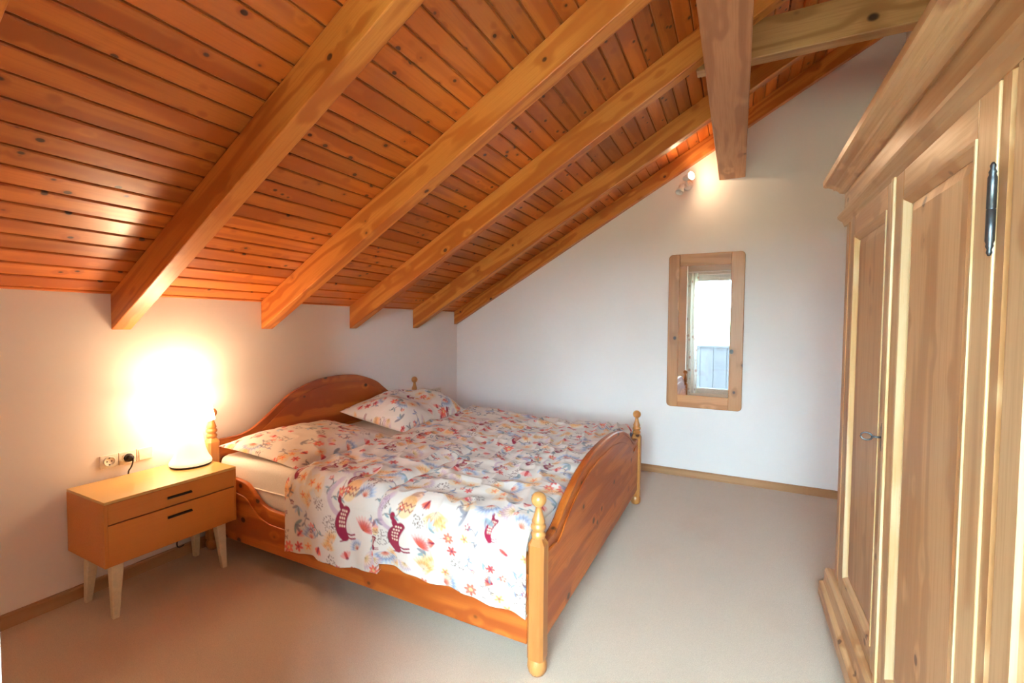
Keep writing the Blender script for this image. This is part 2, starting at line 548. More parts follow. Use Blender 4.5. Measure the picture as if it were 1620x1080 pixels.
# outside
tag(MB().box((0.4, -2.5, -0.25), (5.4, NEAR - 0.2, -0.12)).build('balcony_floor', 'white'), 'pale balcony floor outside the door', kind='structure')
bal = thing('balcony_parapet', (2.9, -2.2, -0.12), 'grey boarded balcony parapet outdoors, reflected in the mirror', 'parapet')
MB().box((0.4, -2.27, 0.9), (5.4, -2.17, 0.94), 0.004).build('handrail', 'grey_board', bal)
MB().box((0.4, -2.235, -0.12), (5.4, -2.225, 0.9)).build('rail_backing', 'grey_board', bal)
for i in range(18):
    a = 0.55 + i * 0.265
    MB().box((a, -2.225, -0.04), (a + 0.257, -2.2, 0.9), 0.003, 1).build('parapet_board', 'grey_board', bal)
hm = MB()
hv, hf = [], []
nx, ny = 24, 14
for j in range(ny + 1):
    for i in range(nx + 1):
        X = -40 + 84 * i / nx
        Y = -6 - 50 * j / ny
        hv.append((X, Y, -3.5 + 0.12 * (-6 - Y) + 0.8 * math.sin(X * 0.21 + j) + 0.5 * math.sin(X * 0.5 - j * 1.3)))
for j in range(ny):
    for i in range(nx):
        a = j * (nx + 1) + i
        hf.append((a, a + 1, a + nx + 2, a + nx + 1))
tag(hm.add(hv, hf, True).build('hillside', 'hill'), 'sunlit pale meadow slope outdoors', kind='structure')

# curtain beside the balcony door
cu = thing('curtain', (2.02, NEAR + 0.08, 0.06), 'pale flowered curtain hanging beside the balcony door, seen in the mirror', 'curtain')
cv, cf = [], []
na, nz_ = 90, 12
for side in (0,):
    for j in range(nz_ + 1):
        for i in range(na + 1):
            u = i / na
            zz = 0.06 + 2.32 * j / nz_
            y = NEAR + 0.09 + (0.030 - 0.006 * j / nz_) * math.sin(u * 22) + 0.008 * math.sin(u * 53 + j * 0.3) + side * 0.004
            cv.append((1.90 + 0.27 * u + 0.006 * math.sin(j * 0.6), y, zz))
st = (na + 1) * (nz_ + 1)
for side in (0,):
    for j in range(nz_):
        for i in range(na):
            a = side * st + j * (na + 1) + i
            cf.append((a, a + 1, a + na + 2, a + na + 1))
MB().add(cv, cf, True).build('curtain_cloth', 'curtain', cu)
MB().tube([(1.86, NEAR + 0.09, 2.41), (3.75, NEAR + 0.09, 2.41)], 0.012, 10).build('curtain_rod', 'white', cu)


# ------------------------------------------------------------------ bed
BX0, BX1, BY0, BY1 = 0.074, 2.197, 1.582, 3.469
BC = (BY0 + BY1) / 2
bed = thing('bed', ((BX0 + BX1) / 2, BC, 0), 'orange pine double bed with arched headboard and turned posts', 'bed')


def post(x, y, ztop):
    """square chamfered post under a turned ball finial; ztop = top of the ball"""
    zt = ztop - 0.19
    h, c = 0.0335, 0.011
    oc = [(-h + c, -h), (h - c, -h), (h, -h + c), (h, h - c), (h - c, h), (-h + c, h), (-h, h - c), (-h, -h + c)]
    m = MB().prism(oc, lambda a, b, z_: (x + a, y + b, z_), 0.066, zt - 0.012)
    n8 = len(oc)
    vs_ = [(x + a, y + b, zt - 0.012) for a, b in oc] + [(x + a * 0.62, y + b * 0.62, zt + 0.012) for a, b in oc]
    m.add(vs_, [(i, (i + 1) % n8, n8 + (i + 1) % n8, n8 + i) for i in range(n8)] + [tuple(range(n8, 2 * n8))])
    p = m.build('post', 'bed_z', bed)
    fp = [(0.018, zt + 0.0), (0.024, zt + 0.012), (0.0285, zt + 0.022), (0.0285, zt + 0.030), (0.022, zt + 0.036), (0.022, zt + 0.041),
          (0.0285, zt + 0.048), (0.030, zt + 0.055), (0.0285, zt + 0.062), (0.022, zt + 0.067), (0.0255, zt + 0.073), (0.0255, zt + 0.079),
          (0.020, zt + 0.094), (0.0145, zt + 0.112), (0.0120, zt + 0.127), (0.0130, zt + 0.134)]
    R = 0.0295
    zc = ztop - R
    for kk in range(3, 17):
        a = math.pi * kk / 17
        fp.append((max(R * math.sin(a), 0.002), zc - R * math.cos(a)))
    MB().lathe(fp, (x, y, 0), 24).build('finial', 'bed_z', p)
    ff = [(0.020, 0.0), (0.030, 0.004), (0.037, 0.018), (0.0395, 0.034), (0.037, 0.050), (0.031, 0.062), (0.029, 0.068)]
    MB().lathe(ff, (x, y, 0), 24).build('ball_foot', 'bed_z', p)


post(BX1, BY0, 0.717)
post(BX1, BY1, 0.717)
post(BX0, BY0, 0.85)
post(BX0, BY1, 0.85)


def arch(prf, y0, y1, zlow, shift=0.0):
    half = smoothcurve(prf, 6)
    pts = [(BC - t_, z_ + shift) for t_, z_ in half[::-1]] + [(BC + t_, z_ + shift) for t_, z_ in half[1:]]
    pts = [q for q in pts if y0 < q[0] < y1]
    first = pts[0][1]
    last = pts[-1][1]
    return [(y0, zlow)] + [(y0, first)] + pts + [(y1, last)] + [(y1, zlow)]


FOOT = [(0.0, 0.702), (0.2, 0.694), (0.41, 0.662), (0.56, 0.616), (0.67, 0.568), (0.75, 0.522), (0.80, 0.503), (0.86, 0.498), (0.92, 0.498)]
FOOTI = [(0.0, 0.640), (0.2, 0.632), (0.41, 0.600), (0.56, 0.553), (0.67, 0.503), (0.735, 0.462), (0.775, 0.448), (0.815, 0.462), (0.92, 0.462)]
HEAD = [(0.0, 0.955), (0.2, 0.938), (0.4, 0.873), (0.5, 0.808), (0.62, 0.722), (0.70, 0.676), (0.77, 0.655), (0.84, 0.652), (0.92, 0.655)]
HEADI = [(t_, z_ - 0.055) for t_, z_ in HEAD]
fx = lambda a, b, h: (h, a, b)
ya, yb = BY0 + 0.030, BY1 - 0.030
fb = MB().prism(arch(FOOT, ya, yb, 0.115), fx, BX1 - 0.012, BX1 + 0.010, 0.004).build('footboard', 'bed_y', bed)
# raised lower field of the footboard below the shaped groove
MB().prism(arch(FOOTI, ya, yb, 0.118), fx, BX1 + 0.0101, BX1 + 0.019, 0.006).build('footboard_field', 'bed_y', fb)
capf = arch(FOOT, ya, yb, 0.115)[1:-1]
cp = MB()
nseg = len(capf)
vs_, fs_ = [], []
for (y, z_) in capf:
    for dx, dz in ((-0.017, -0.012), (-0.017, 0.004), (-0.010, 0.010), (0.010, 0.010), (0.017, 0.004), (0.017, -0.012)):
        vs_.append((BX1 - 0.001 + dx, y, z_ + dz))
for i in range(nseg - 1):
    for q in range(6):
        w = (q + 1) % 6
        fs_.append((i * 6 + q, i * 6 + w, (i + 1) * 6 + w, (i + 1) * 6 + q))
fs_ += [tuple(range(6)), tuple((nseg - 1) * 6 + q for q in range(5, -1, -1))]
cp.add(vs_, fs_).build('top_moulding', 'bed_y', fb)
hb = MB().prism(arch(HEAD, ya, yb, 0.20), fx, BX0 - 0.014, BX0 + 0.012, 0.006).build('headboard', 'bed_y', bed)
MB().prism(arch(HEADI, ya, yb, 0.22), fx, BX0 + 0.0121, BX0 + 0.018, 0.005).build('headboard_field', 'bed_y', hb)

RAIL = [(0.10, 0.470), (0.30, 0.470), (0.36, 0.466), (0.42, 0.455), (0.47, 0.425), (0.53, 0.378), (0.60, 0.352), (0.70, 0.343), (1.2, 0.340), (1.66, 0.343), (1.76, 0.352),
        (1.83, 0.378), (1.89, 0.425), (1.94, 0.455), (2.0, 0.466), (2.17, 0.470)]
RAILI = [(x_, z_ - 0.075) for x_, z_ in RAIL]
for y0, y1, s_ in ((1.564, 1.590, -1), (3.461, 3.487, 1)):
    top = smoothcurve(RAIL, 4)
    rl = MB().prism([(0.10, 0.113)] + top + [(2.17, 0.113)], lambda a, b, h: (a, h, b), y0, y1, 0.006).build('side_rail', 'bed_x', bed)
    ti = smoothcurve(RAILI, 4)
    yo = (y0 - 0.008, y0 - 0.0001) if s_ < 0 else (y1 + 0.0001, y1 + 0.008)
    MB().prism([(0.108, 0.116)] + [(x_ + 0.008 * (i == 0), z_) for i, (x_, z_) in enumerate(ti)] + [(2.162, 0.116)], lambda a, b, h: (a, h, b), yo[0], yo[1], 0.004).build('rail_field', 'bed_x', rl)
for i in range(12):
    MB().box((0.16 + i * 0.165, 1.595, 0.285), (0.25 + i * 0.165, 3.456, 0.30)).build('slat', 'bed_x', bed)


# ------------------------------------------------------------------ soft goods
rng = np.random.default_rng(11)


def vnoise(x, y, seed=0):
    xi, yi = np.floor(x).astype(int), np.floor(y).astype(int)
    fx_, fy_ = x - xi, y - yi
    fx_ = fx_ * fx_ * (3 - 2 * fx_)
    fy_ = fy_ * fy_ * (3 - 2 * fy_)

    def h(a, b):
        v_ = np.sin(a * 127.1 + b * 311.7 + seed * 74.7) * 43758.5453
        return v_ - np.floor(v_)
    return (h(xi, yi) * (1 - fx_) + h(xi + 1, yi) * fx_) * (1 - fy_) + (h(xi, yi + 1) * (1 - fx_) + h(xi + 1, yi + 1) * fx_) * fy_


RES = 0.002
C_BASE = np.array(srgb(222, 211, 199))
PAL = {k_: np.array(srgb(*v_)) for k_, v_ in dict(red=(206, 52, 44), coral=(226, 96, 70), orange=(232, 150, 78), ochre=(228, 192, 130), wine=(142, 30, 58),
       blue=(116, 132, 170), sky=(172, 186, 208), teal=(112, 140, 146), lilac=(190, 152, 176), brown=(104, 66, 58), grey=(120, 116, 128), pink=(226, 160, 150), pale=(240, 216, 184)).items()}


class Print:
    """a floral cotton print drawn on a 2 mm raster; s down the cloth, t across it (metres)"""

    def __init__(s, L, Wd):
        s.h, s.w = int(L / RES) + 1, int(Wd / RES) + 1
        s.a = np.empty((s.h, s.w, 3))
        s.a[:] = C_BASE

    def win(s, cs, ct, r):
        i0, i1 = max(0, int((cs - r) / RES)), min(s.h, int((cs + r) / RES) + 2)
        j0, j1 = max(0, int((ct - r) / RES)), min(s.w, int((ct + r) / RES) + 2)
        if i0 >= i1 or j0 >= j1:
            return None
        S, T = np.mgrid[i0:i1, j0:j1]
        return (slice(i0, i1), slice(j0, j1)), S * RES - cs, T * RES - ct

    def blend(s, sl, m, col):
        m = np.clip(m, 0, 1)[..., None]
        s.a[sl] = s.a[sl] * (1 - m) + PAL[col] * m

    def ell(s, cs, ct, rs, rt, ang, col, al=1.0):
        w_ = s.win(cs, ct, max(rs, rt) + 0.004)
        if w_ is None:
            return
        sl, S, T = w_
        ca, sa = math.cos(ang), math.sin(ang)
        u_, v_ = S * ca + T * sa, -S * sa + T * ca
        d_ = np.sqrt((u_ / rs) ** 2 + (v_ / rt) ** 2)
        s.blend(sl, np.clip((1 - d_) * min(rs, rt) / RES + 0.5, 0, 1) * al, col)

    def line(s, pts, r, col, al=1.0):
        for (a0, b0), (a1, b1) in zip(pts[:-1], pts[1:]):
            w_ = s.win((a0 + a1) / 2, (b0 + b1) / 2, math.hypot(a1 - a0, b1 - b0) / 2 + r + 0.004)
            if w_ is None:
                continue
            sl, S, T = w_
            S = S + (a0 + a1) / 2 - a0
            T = T + (b0 + b1) / 2 - b0
            da, db = a1 - a0, b1 - b0
            q = np.clip((S * da + T * db) / (da * da + db * db + 1e-12), 0, 1)
            d_ = np.hypot(S - q * da, T - q * db)
            s.blend(sl, np.clip((r - d_) / RES + 0.5, 0, 1) * al, col)

    def leaf(s, cs, ct, ln, ang, col, al=0.9):
        s.ell(cs + math.cos(ang) * ln / 2, ct + math.sin(ang) * ln / 2, ln / 2, ln * 0.17, ang, col, al)

    def flower(s, cs, ct, R_, col, mid, n_=6, a0=0.0):
        for k_ in range(n_):
            a = a0 + 2 * math.pi * k_ / n_
            s.ell(cs + math.cos(a) * R_ * 0.6, ct + math.sin(a) * R_ * 0.6, R_ * 0.42, R_ * 0.24, a, col, 0.92)
        s.ell(cs, ct, R_ * 0.28, R_ * 0.28, 0, mid, 0.95)

    def tulip(s, cs, ct, R_, ang, c1, c2):
        for da in (-0.75, 0.75, -0.38, 0.38, 0.0):
            a = ang + da
            s.ell(cs + math.cos(a) * R_ * 0.5, ct + math.sin(a) * R_ * 0.5, R_ * 0.55, R_ * 0.2, a, c1 if abs(da) > 0.3 else c2, 0.9)
        s.ell(cs, ct, R_ * 0.2, R_ * 0.2, 0, 'wine', 0.8)

    def bloom(s, cs, ct, R_, ang, cols):
        for k_, col in enumerate(cols):
            f = 1 - k_ / (len(cols) + 0.5)
            for da in np.linspace(-1.15, 1.15, 9):
                a = ang + da
                s.ell(cs + math.cos(a) * R_ * 0.55 * f, ct + math.sin(a) * R_ * 0.55 * f, R_ * 0.5 * f, R_ * 0.13 * f, a, col, 0.6)
        for da in np.linspace(-0.9, 0.9, 5):
            s.line([(cs, ct), (cs + math.cos(ang + da) * R_ * 0.7, ct + math.sin(ang + da) * R_ * 0.7)], 0.0012, 'brown', 0.5)

    def sprig(s, cs, ct, ln, ang, col, lc, fc):
        pts = []
        for k_ in range(9):
            u_ = k_ / 8
            a = ang + 0.9 * math.sin(u_ * 2.6)
            pts.append((cs + u_ * ln * math.cos(a), ct + u_ * ln * math.sin(a)))
        s.line(pts, 0.0018, col, 0.9)
        for k_ in range(1, 8, 2):
            s.leaf(pts[k_][0], pts[k_][1], ln * 0.3, ang + (1.1 if k_ % 4 == 1 else -1.1) + 0.3, lc, 0.85)
        s.flower(pts[-1][0], pts[-1][1], ln * 0.16, fc, 'pale', 5)

    def dots(s, cs, ct, R_, col, n_):
        for _ in range(n_):
            a, q = rng.uniform(0, 6.28), R_ * math.sqrt(rng.uniform())
            s.ell(cs + q * math.cos(a), ct + q * math.sin(a), 0.0035, 0.0028, a, col, 0.85)

    def doe(s, cs, ct, k_=1.0):
        """wine-red spotted animal with a lilac curl and an ochre zigzag above it; +s is up"""
        P = lambda a, b: (cs + a * k_, ct + b * k_)
        for q in np.linspace(0, 1, 22):
            a = 2.2 + q * 2.6
            s.ell(*P(0.115 - 0.085 * math.cos(a - 3.2) * 0.0 + 0.085 * math.sin(a), -0.03 + 0.075 * math.cos(a)), 0.015 * k_, 0.015 * k_, 0, 'lilac', 0.32)
        s.ell(*P(0.150, 0.02), 0.05 * k_, 0.042 * k_, 0.2, 'ochre', 0.75)
        s.ell(*P(0.185, 0.03), 0.05 * k_, 0.03 * k_, 0.4, 'orange', 0.5)
        for row in (0.150, 0.128):
            zz_ = [P(row + (0.012 if i_ % 2 else 0.0), -0.025 + i_ * 0.012) for i_ in range(8)]
            s.line(zz_, 0.0022 * k_, 'wine', 0.85)
        s.ell(*P(0.100, -0.035), 0.018 * k_, 0.013 * k_, -0.4, 'wine')
        s.ell(*P(0.068, -0.018), 0.026 * k_, 0.016 * k_, -0.5, 'wine')
        for q in np.linspace(0, 1, 14):
            s.ell(*P(0.062 - 0.135 * q, 0.012 - 0.042 * math.sin(q * 2.7)), (0.020 + 0.012 * math.sin(q * 3.1)) * k_, (0.022 + 0.012 * math.sin(q * 3.1)) * k_, 0, 'wine')
        for i_ in range(5):
            for j_ in range(3):
                s.ell(*P(0.055 - i_ * 0.019, -0.005 + j_ * 0.013 - 0.030 * math.sin((0.1 + i_ * 0.15) * 2.7)), 0.0065 * k_, 0.0042 * k_, 0.4, 'pale', 0.95)
        for b_, l_ in ((-0.074, 0.05), (-0.055, 0.045)):
            s.line([P(b_, 0.01), P(b_ - 0.004, 0.03), P(b_ + 0.004, 0.03 + l_ * 0.6)], 0.0042 * k_, 'wine')
        s.line([P(-0.088, 0.0), P(-0.095, -0.03)], 0.003 * k_, 'wine')

    def scatter(s, L, Wd, dens, keep=()):
        n_ = int(L * Wd * dens)
        pts = []
        tries = 0
        while len(pts) < n_ and tries < n_ * 30:
            tries += 1
            p_ = (rng.uniform(-0.02, L + 0.02), rng.uniform(-0.02, Wd + 0.02))
            if all((p_[0] - q[0]) ** 2 + (p_[1] - q[1]) ** 2 > 0.052 ** 2 for q in pts) and all((p_[0] - q[0]) ** 2 + (p_[1] - q[1]) ** 2 > q[2] ** 2 for q in keep):
                pts.append(p_)
        for a, b in pts:
            ty = rng.integers(0, 12)
            ang = rng.uniform(0, 6.28)
            if ty <= 1:
                s.sprig(a, b, rng.uniform(0.07, 0.12), ang, 'brown', rng.choice(['teal', 'grey', 'blue']), rng.choice(['red', 'coral', 'wine']))
            elif ty == 2:
                s.flower(a, b, rng.uniform(0.018, 0.028), 'red', 'wine', 6, ang)
            elif ty == 3:
                s.tulip(a, b, rng.uniform(0.03, 0.048), ang, 'pink', 'red')
            elif ty == 4:
                s.bloom(a, b, rng.uniform(0.05, 0.075), ang, ['ochre', 'orange', 'pale'])
            elif ty == 5:
                s.bloom(a, b, rng.uniform(0.05, 0.085), ang, ['sky', 'blue', 'pale', 'coral'])
            elif ty == 6:
                s.dots(a, b, 0.035, 'brown', 34)
            elif ty == 7:
                for k_ in range(4):
                    s.leaf(a, b, rng.uniform(0.035, 0.055), ang + k_ * 0.7, rng.choice(['teal', 'grey', 'sky']), 0.8)
            elif ty == 8:
                s.flower(a, b, rng.uniform(0.025, 0.036), 'coral', 'ochre', 7, ang)
                s.line([(a, b), (a + 0.05 * math.cos(ang), b + 0.05 * math.sin(ang))], 0.0016, 'brown', 0.8)
            elif ty == 9:
                s.bloom(a, b, rng.uniform(0.04, 0.06), ang, ['lilac', 'pale', 'ochre'])
            elif ty == 10:
                s.ell(a, b, 0.045, 0.03, ang, 'ochre', 0.45)
                s.flower(a, b, 0.02, 'orange', 'coral', 5, ang)
            else:
                if rng.uniform() < 0.4:
                    s.doe(a, b, rng.uniform(0.4, 0.55))
                else:
                    s.tulip(a, b, 0.035, ang, 'coral', 'wine')

    def sample(s, S, T):
        i = np.clip((S / RES).astype(int), 0, s.h - 1)
        j = np.clip((T / RES).astype(int), 0, s.w - 1)
        b_ = s.a
        i2, j2 = np.clip(i + 1, 0, s.h - 1), np.clip(j + 1, 0, s.w - 1)
        return (b_[i, j] + b_[i2, j] + b_[i, j2] + b_[i2, j2]) / 4


def grid_mesh(name, X, Y, Z, col=None, mat='cotton', flip=False, weld=False):
    nI, nJ = X.shape
    c = np.array([(X.min() + X.max()) / 2, (Y.min() + Y.max()) / 2, (Z.min() + Z.max()) / 2])
    co = np.stack([X, Y, Z], -1).reshape(-1, 3) - c
    idx = np.arange(nI * nJ).reshape(nI, nJ)
    q = np.stack([idx[:-1, :-1], idx[:-1, 1:], idx[1:, 1:], idx[1:, :-1]], -1).reshape(-1, 4)
    if flip:
        q = q[:, ::-1]
    me = bpy.data.meshes.new(name)
    me.vertices.add(len(co))
    me.vertices.foreach_set('co', co.ravel())
    me.loops.add(q.size)
    me.loops.foreach_set('vertex_index', np.ascontiguousarray(q).ravel())
    me.polygons.add(len(q))
    me.polygons.foreach_set('loop_start', np.arange(0, q.size, 4))
    me.polygons.foreach_set('use_smooth', np.ones(len(q), bool))
    me.update(calc_edges=True)
    me.validate()
    if col is not None:
        at_ = me.color_attributes.new('print', 'FLOAT_COLOR', 'POINT')
        at_.data.foreach_set('color', np.concatenate([col.reshape(-1, 3), np.ones((len(co), 1))], 1).ravel())
    me.materials.append(M[mat])
    return me, c


# mattress: rounded block with a seam
MT = 0.565
mb_ = MB().box((0.10, 1.600, 0.302), (2.165, 3.452, MT), 0.045, 5)
for i in range(len(mb_.sm)):
    mb_.sm[i] = True
mat_o = thing('mattress', (1.13, BC, 0.302), 'thick mattress under a cream fitted sheet in the pine bed', 'mattress')
mb_.build('mattress_body', 'sheet', mat_o)
MB().tube([(0.13, 1.598, 0.425), (1.0, 1.597, 0.425), (2.13, 1.598, 0.425)], 0.004, 6).build('seam', 'sheet', mat_o)

STEP = 0.004
YN, YF = 1.528, 3.515            # outer faces of the hanging sides
RAD = 0.085


def drape(xa, xb, hem_near, hem_far, lift, seed, puff, doe_spots, slant):
    """duvet across the bed: hangs over the near rail, crosses the mattress, tucks on the far side"""
    ztop = MT + lift
    Hn = ztop - RAD - 0.20                       # nominal straight hang near
    arc = RAD * math.pi / 2
    flat = (YF - YN) - 2 * RAD
    Hf = 0.22
    Ltot = Hn + arc + flat + arc + Hf
    Wd = xb - xa
    s_ = np.arange(0, Ltot + STEP, STEP)
    curl = np.array([-0.020, -0.016, -0.010, -0.004])
    tpar = np.arange(0, Wd + STEP / 2, STEP)
    S, T = np.meshgrid(s_, tpar, indexing='ij')
    pr = Print(Ltot, Wd)
    pr.scatter(Ltot, Wd, 175, [(a, b, 0.13) for a, b, _ in doe_spots])
    for a, b, k_ in doe_spots:
        pr.bloom(a - 0.02, b + 0.115, 0.07, 0.5, ['pink', 'red', 'coral'])
        pr.doe(a, b, k_)
        pr.dots(a - 0.03, b - 0.10, 0.05, 'brown', 60)
        pr.sprig(a + 0.10, b - 0.09, 0.10, 0.6, 'brown', 'teal', 'red')
    colr = pr.sample(S, T)
    fold = 0.0026 * np.sin(S * 30 + 5 * vnoise(S * 3, T * 3, seed + 9))
    # path in the yz plane
    a1, a2, a3 = Hn, Hn + arc, Hn + arc + flat
    a4 = a3 + arc
    hemn = hem_near(T / Wd)
    zb = hemn + (ztop - RAD - hemn) * (S / Hn)
    ph1 = np.clip((S - a1) / RAD, 0, math.pi / 2)
    ph2 = np.clip((S - a3) / RAD, 0, math.pi / 2)
    Y = np.where(S < a1, YN, np.where(S < a2, YN + RAD * (1 - np.cos(ph1)), np.where(S < a3, YN + RAD + (S - a2), np.where(S < a4, YF - RAD + RAD * np.sin(ph2), YF))))
    Z = np.where(S < a1, zb, np.where(S < a2, ztop - RAD + RAD * np.sin(ph1), np.where(S < a3, ztop, np.where(S < a4, ztop - RAD + RAD * np.cos(ph2), ztop - RAD - (S - a4)))))
    NY = np.where(S < a1, -1, np.where(S < a2, -np.cos(ph1), np.where(S < a3, 0, np.where(S < a4, np.sin(ph2), 1))))
    NZ = np.where(S < a1, 0, np.where(S < a2, np.sin(ph1), np.where(S < a3, 1, np.where(S < a4, np.cos(ph2), 0))))
    # fullness and wrinkles along the outward normal
    e = np.minimum(T, Wd - T)
    edge = 1 - np.clip(1 - e / 0.06, 0, 1) ** 2
    topw = np.clip((S - a1) / 0.15, 0, 1)
    w_ = puff * edge * topw + 0.030 * topw * (vnoise(S * 3.2, T * 4.5, seed) - 0.4) * edge
    rid = vnoise(S * 6 + 2 * vnoise(S * 4, T * 4, seed + 3), T * 15 + 3 * S, seed + 1)
    w_ += (0.019 * topw + 0.004) * (1 - np.abs(2 * rid - 1)) * edge
    w_ += 0.009 * topw * (vnoise(S * 22, T * 14, seed + 2) - 0.5) + fold * topw
    hang = np.clip(1 - S / (Hn * 0.9), 0, 1)
    w_ += hang * (0.009 * np.sin(T * 19 + seed) + 0.006 * np.sin(T * 43 + 2 * seed + S * 4))
    X = xa + T + (slant[0] + (slant[1] - slant[0]) * T / Wd) * np.clip((S - a1) / (a3 - a1), 0, 1) + 0.006 * (vnoise(S * 3, T * 0 + 1, seed + 5) - 0.5)
    Y = Y + NY * w_
    Z = Z + NZ * w_
    # rolled hems: bring the border loops in underneath
    def pad(A, off_first, off_last, axis):
        f = np.take(A, [0], axis) + off_first
        l = np.take(A, [-1], axis) + off_last
        return np.concatenate([f, A, l], axis)
    X2 = pad(X, 0.006, -0.006, 1)
    Y2 = pad(Y, 0, 0, 1) - pad(NY * 0, 0, 0, 1)
    NYp, NZp = pad(NY, 0, 0, 1), pad(NZ, 0, 0, 1)
    Y2[:, [0, -1]] -= NYp[:, [0, -1]] * 0.020
    Z2 = pad(Z, 0, 0, 1)
    Z2[:, [0, -1]] -= NZp[:, [0, -1]] * 0.020
    C2 = np.concatenate([colr[:, :1], colr, colr[:, -1:]], 1)
    X3 = np.concatenate([X2[:1], X2], 0)
    Y3 = np.concatenate([Y2[:1] + 0.016, Y2], 0)
    Z3 = np.concatenate([Z2[:1] + 0.010, Z2], 0)
    C3 = np.concatenate([C2[:1], C2], 0)
    return X3, Y3, Z3, C3


hB = lambda u: 0.268 - 0.040 * np.clip((u - 0.6) / 0.4, 0, 1) + 0.008 * np.sin(u * 9)
hA = lambda u: 0.180 + 0.034 * u + 0.006 * np.sin(u * 8)
ga = drape(1.395, 2.168, hB, None, 0.0, 3.0, 0.010, [(0.20, 0.155, 1.05)], (0.0, 0.0))
me, c = grid_mesh('duvet', *ga, flip=True)
tag(link('duvet', me, c), 'flowered white duvet at the foot end of the bed, beside the footboard', 'duvet', 'duvets across the bed')
gb = drape(0.800, 1.425, hA, None, 0.014, 8.0, 0.012, [(0.22, 0.43, 1.0)], (-0.12, 0.07))
me, c = grid_mesh('duvet', *gb, flip=True)
tag(link('duvet', me, c), 'flowered white duvet in the middle of the bed, next to the pillows', 'duvet', 'duvets across the bed')


def pillow(label, cx, cy, cz, wx, wy, thick, tilt, rotz, seed):
    n_ = int(wy / STEP)
    m_ = int(wx / STEP)
    a = np.linspace(-1, 1, m_)
    b = np.linspace(-1, 1, n_)
    A, B = np.meshgrid(a, b, indexing='ij')
    pr = Print(wx, wy)
    pr.scatter(wx, wy, 165)
    colr = pr.sample((A + 1) / 2 * wx, (B + 1) / 2 * wy)
    prof_ = np.clip((1 - np.abs(A) ** 3.2) * (1 - np.abs(B) ** 3.2), 0, 1) ** 0.55
    pin = 1 - 0.07 * (1 - np.abs(B) ** 2) * np.abs(A) ** 4
    pin2 = 1 - 0.06 * (1 - np.abs(A) ** 2) * np.abs(B) ** 4
    lx, ly = A * wx / 2 * pin, B * wy / 2 * pin2
    rid = vnoise(A * 3 + seed, B * 5, seed)
    up = thick * prof_ * (0.72 + 0.5 * (vnoise(A * 1.5 + 5, B * 1.7, seed + 2) - 0.3)) + 0.012 * prof_ * (1 - np.abs(2 * rid - 1))
    dn = -thick * 0.35 * prof_
    X = np.concatenate([lx, lx[::-1]], 0)
    Y = np.concatenate([ly, ly[::-1]], 0)
    Zl = np.concatenate([up, dn[::-1]], 0)
    C = np.concatenate([colr, colr[::-1]], 0)
    ct_, st_ = math.cos(tilt), math.sin(tilt)
    X1, Z1 = X * ct_ - Zl * st_ * -1, Zl * ct_ - X * st_
    cz_, sz_ = math.cos(rotz), math.sin(rotz)
    Xw, Yw = X1 * cz_ - Y * sz_, X1 * sz_ + Y * cz_
    me_, c_ = grid_mesh('pillow', Xw + cx, Yw + cy, Z1 + cz, C, flip=False)
    return tag(link('pillow', me_, c_), label, 'pillow', 'pillows at the headboard')


pillow('flowered pillow lying flat near the bedside lamp', 0.44, 2.00, 0.600, 0.66, 0.80, 0.075, 0.08, 0.05, 2.0)
pillow('plump flowered pillow leaning on the far half of the headboard', 0.42, 2.96, 0.622, 0.66, 0.86, 0.17, 0.14, 0.0, 5.0)


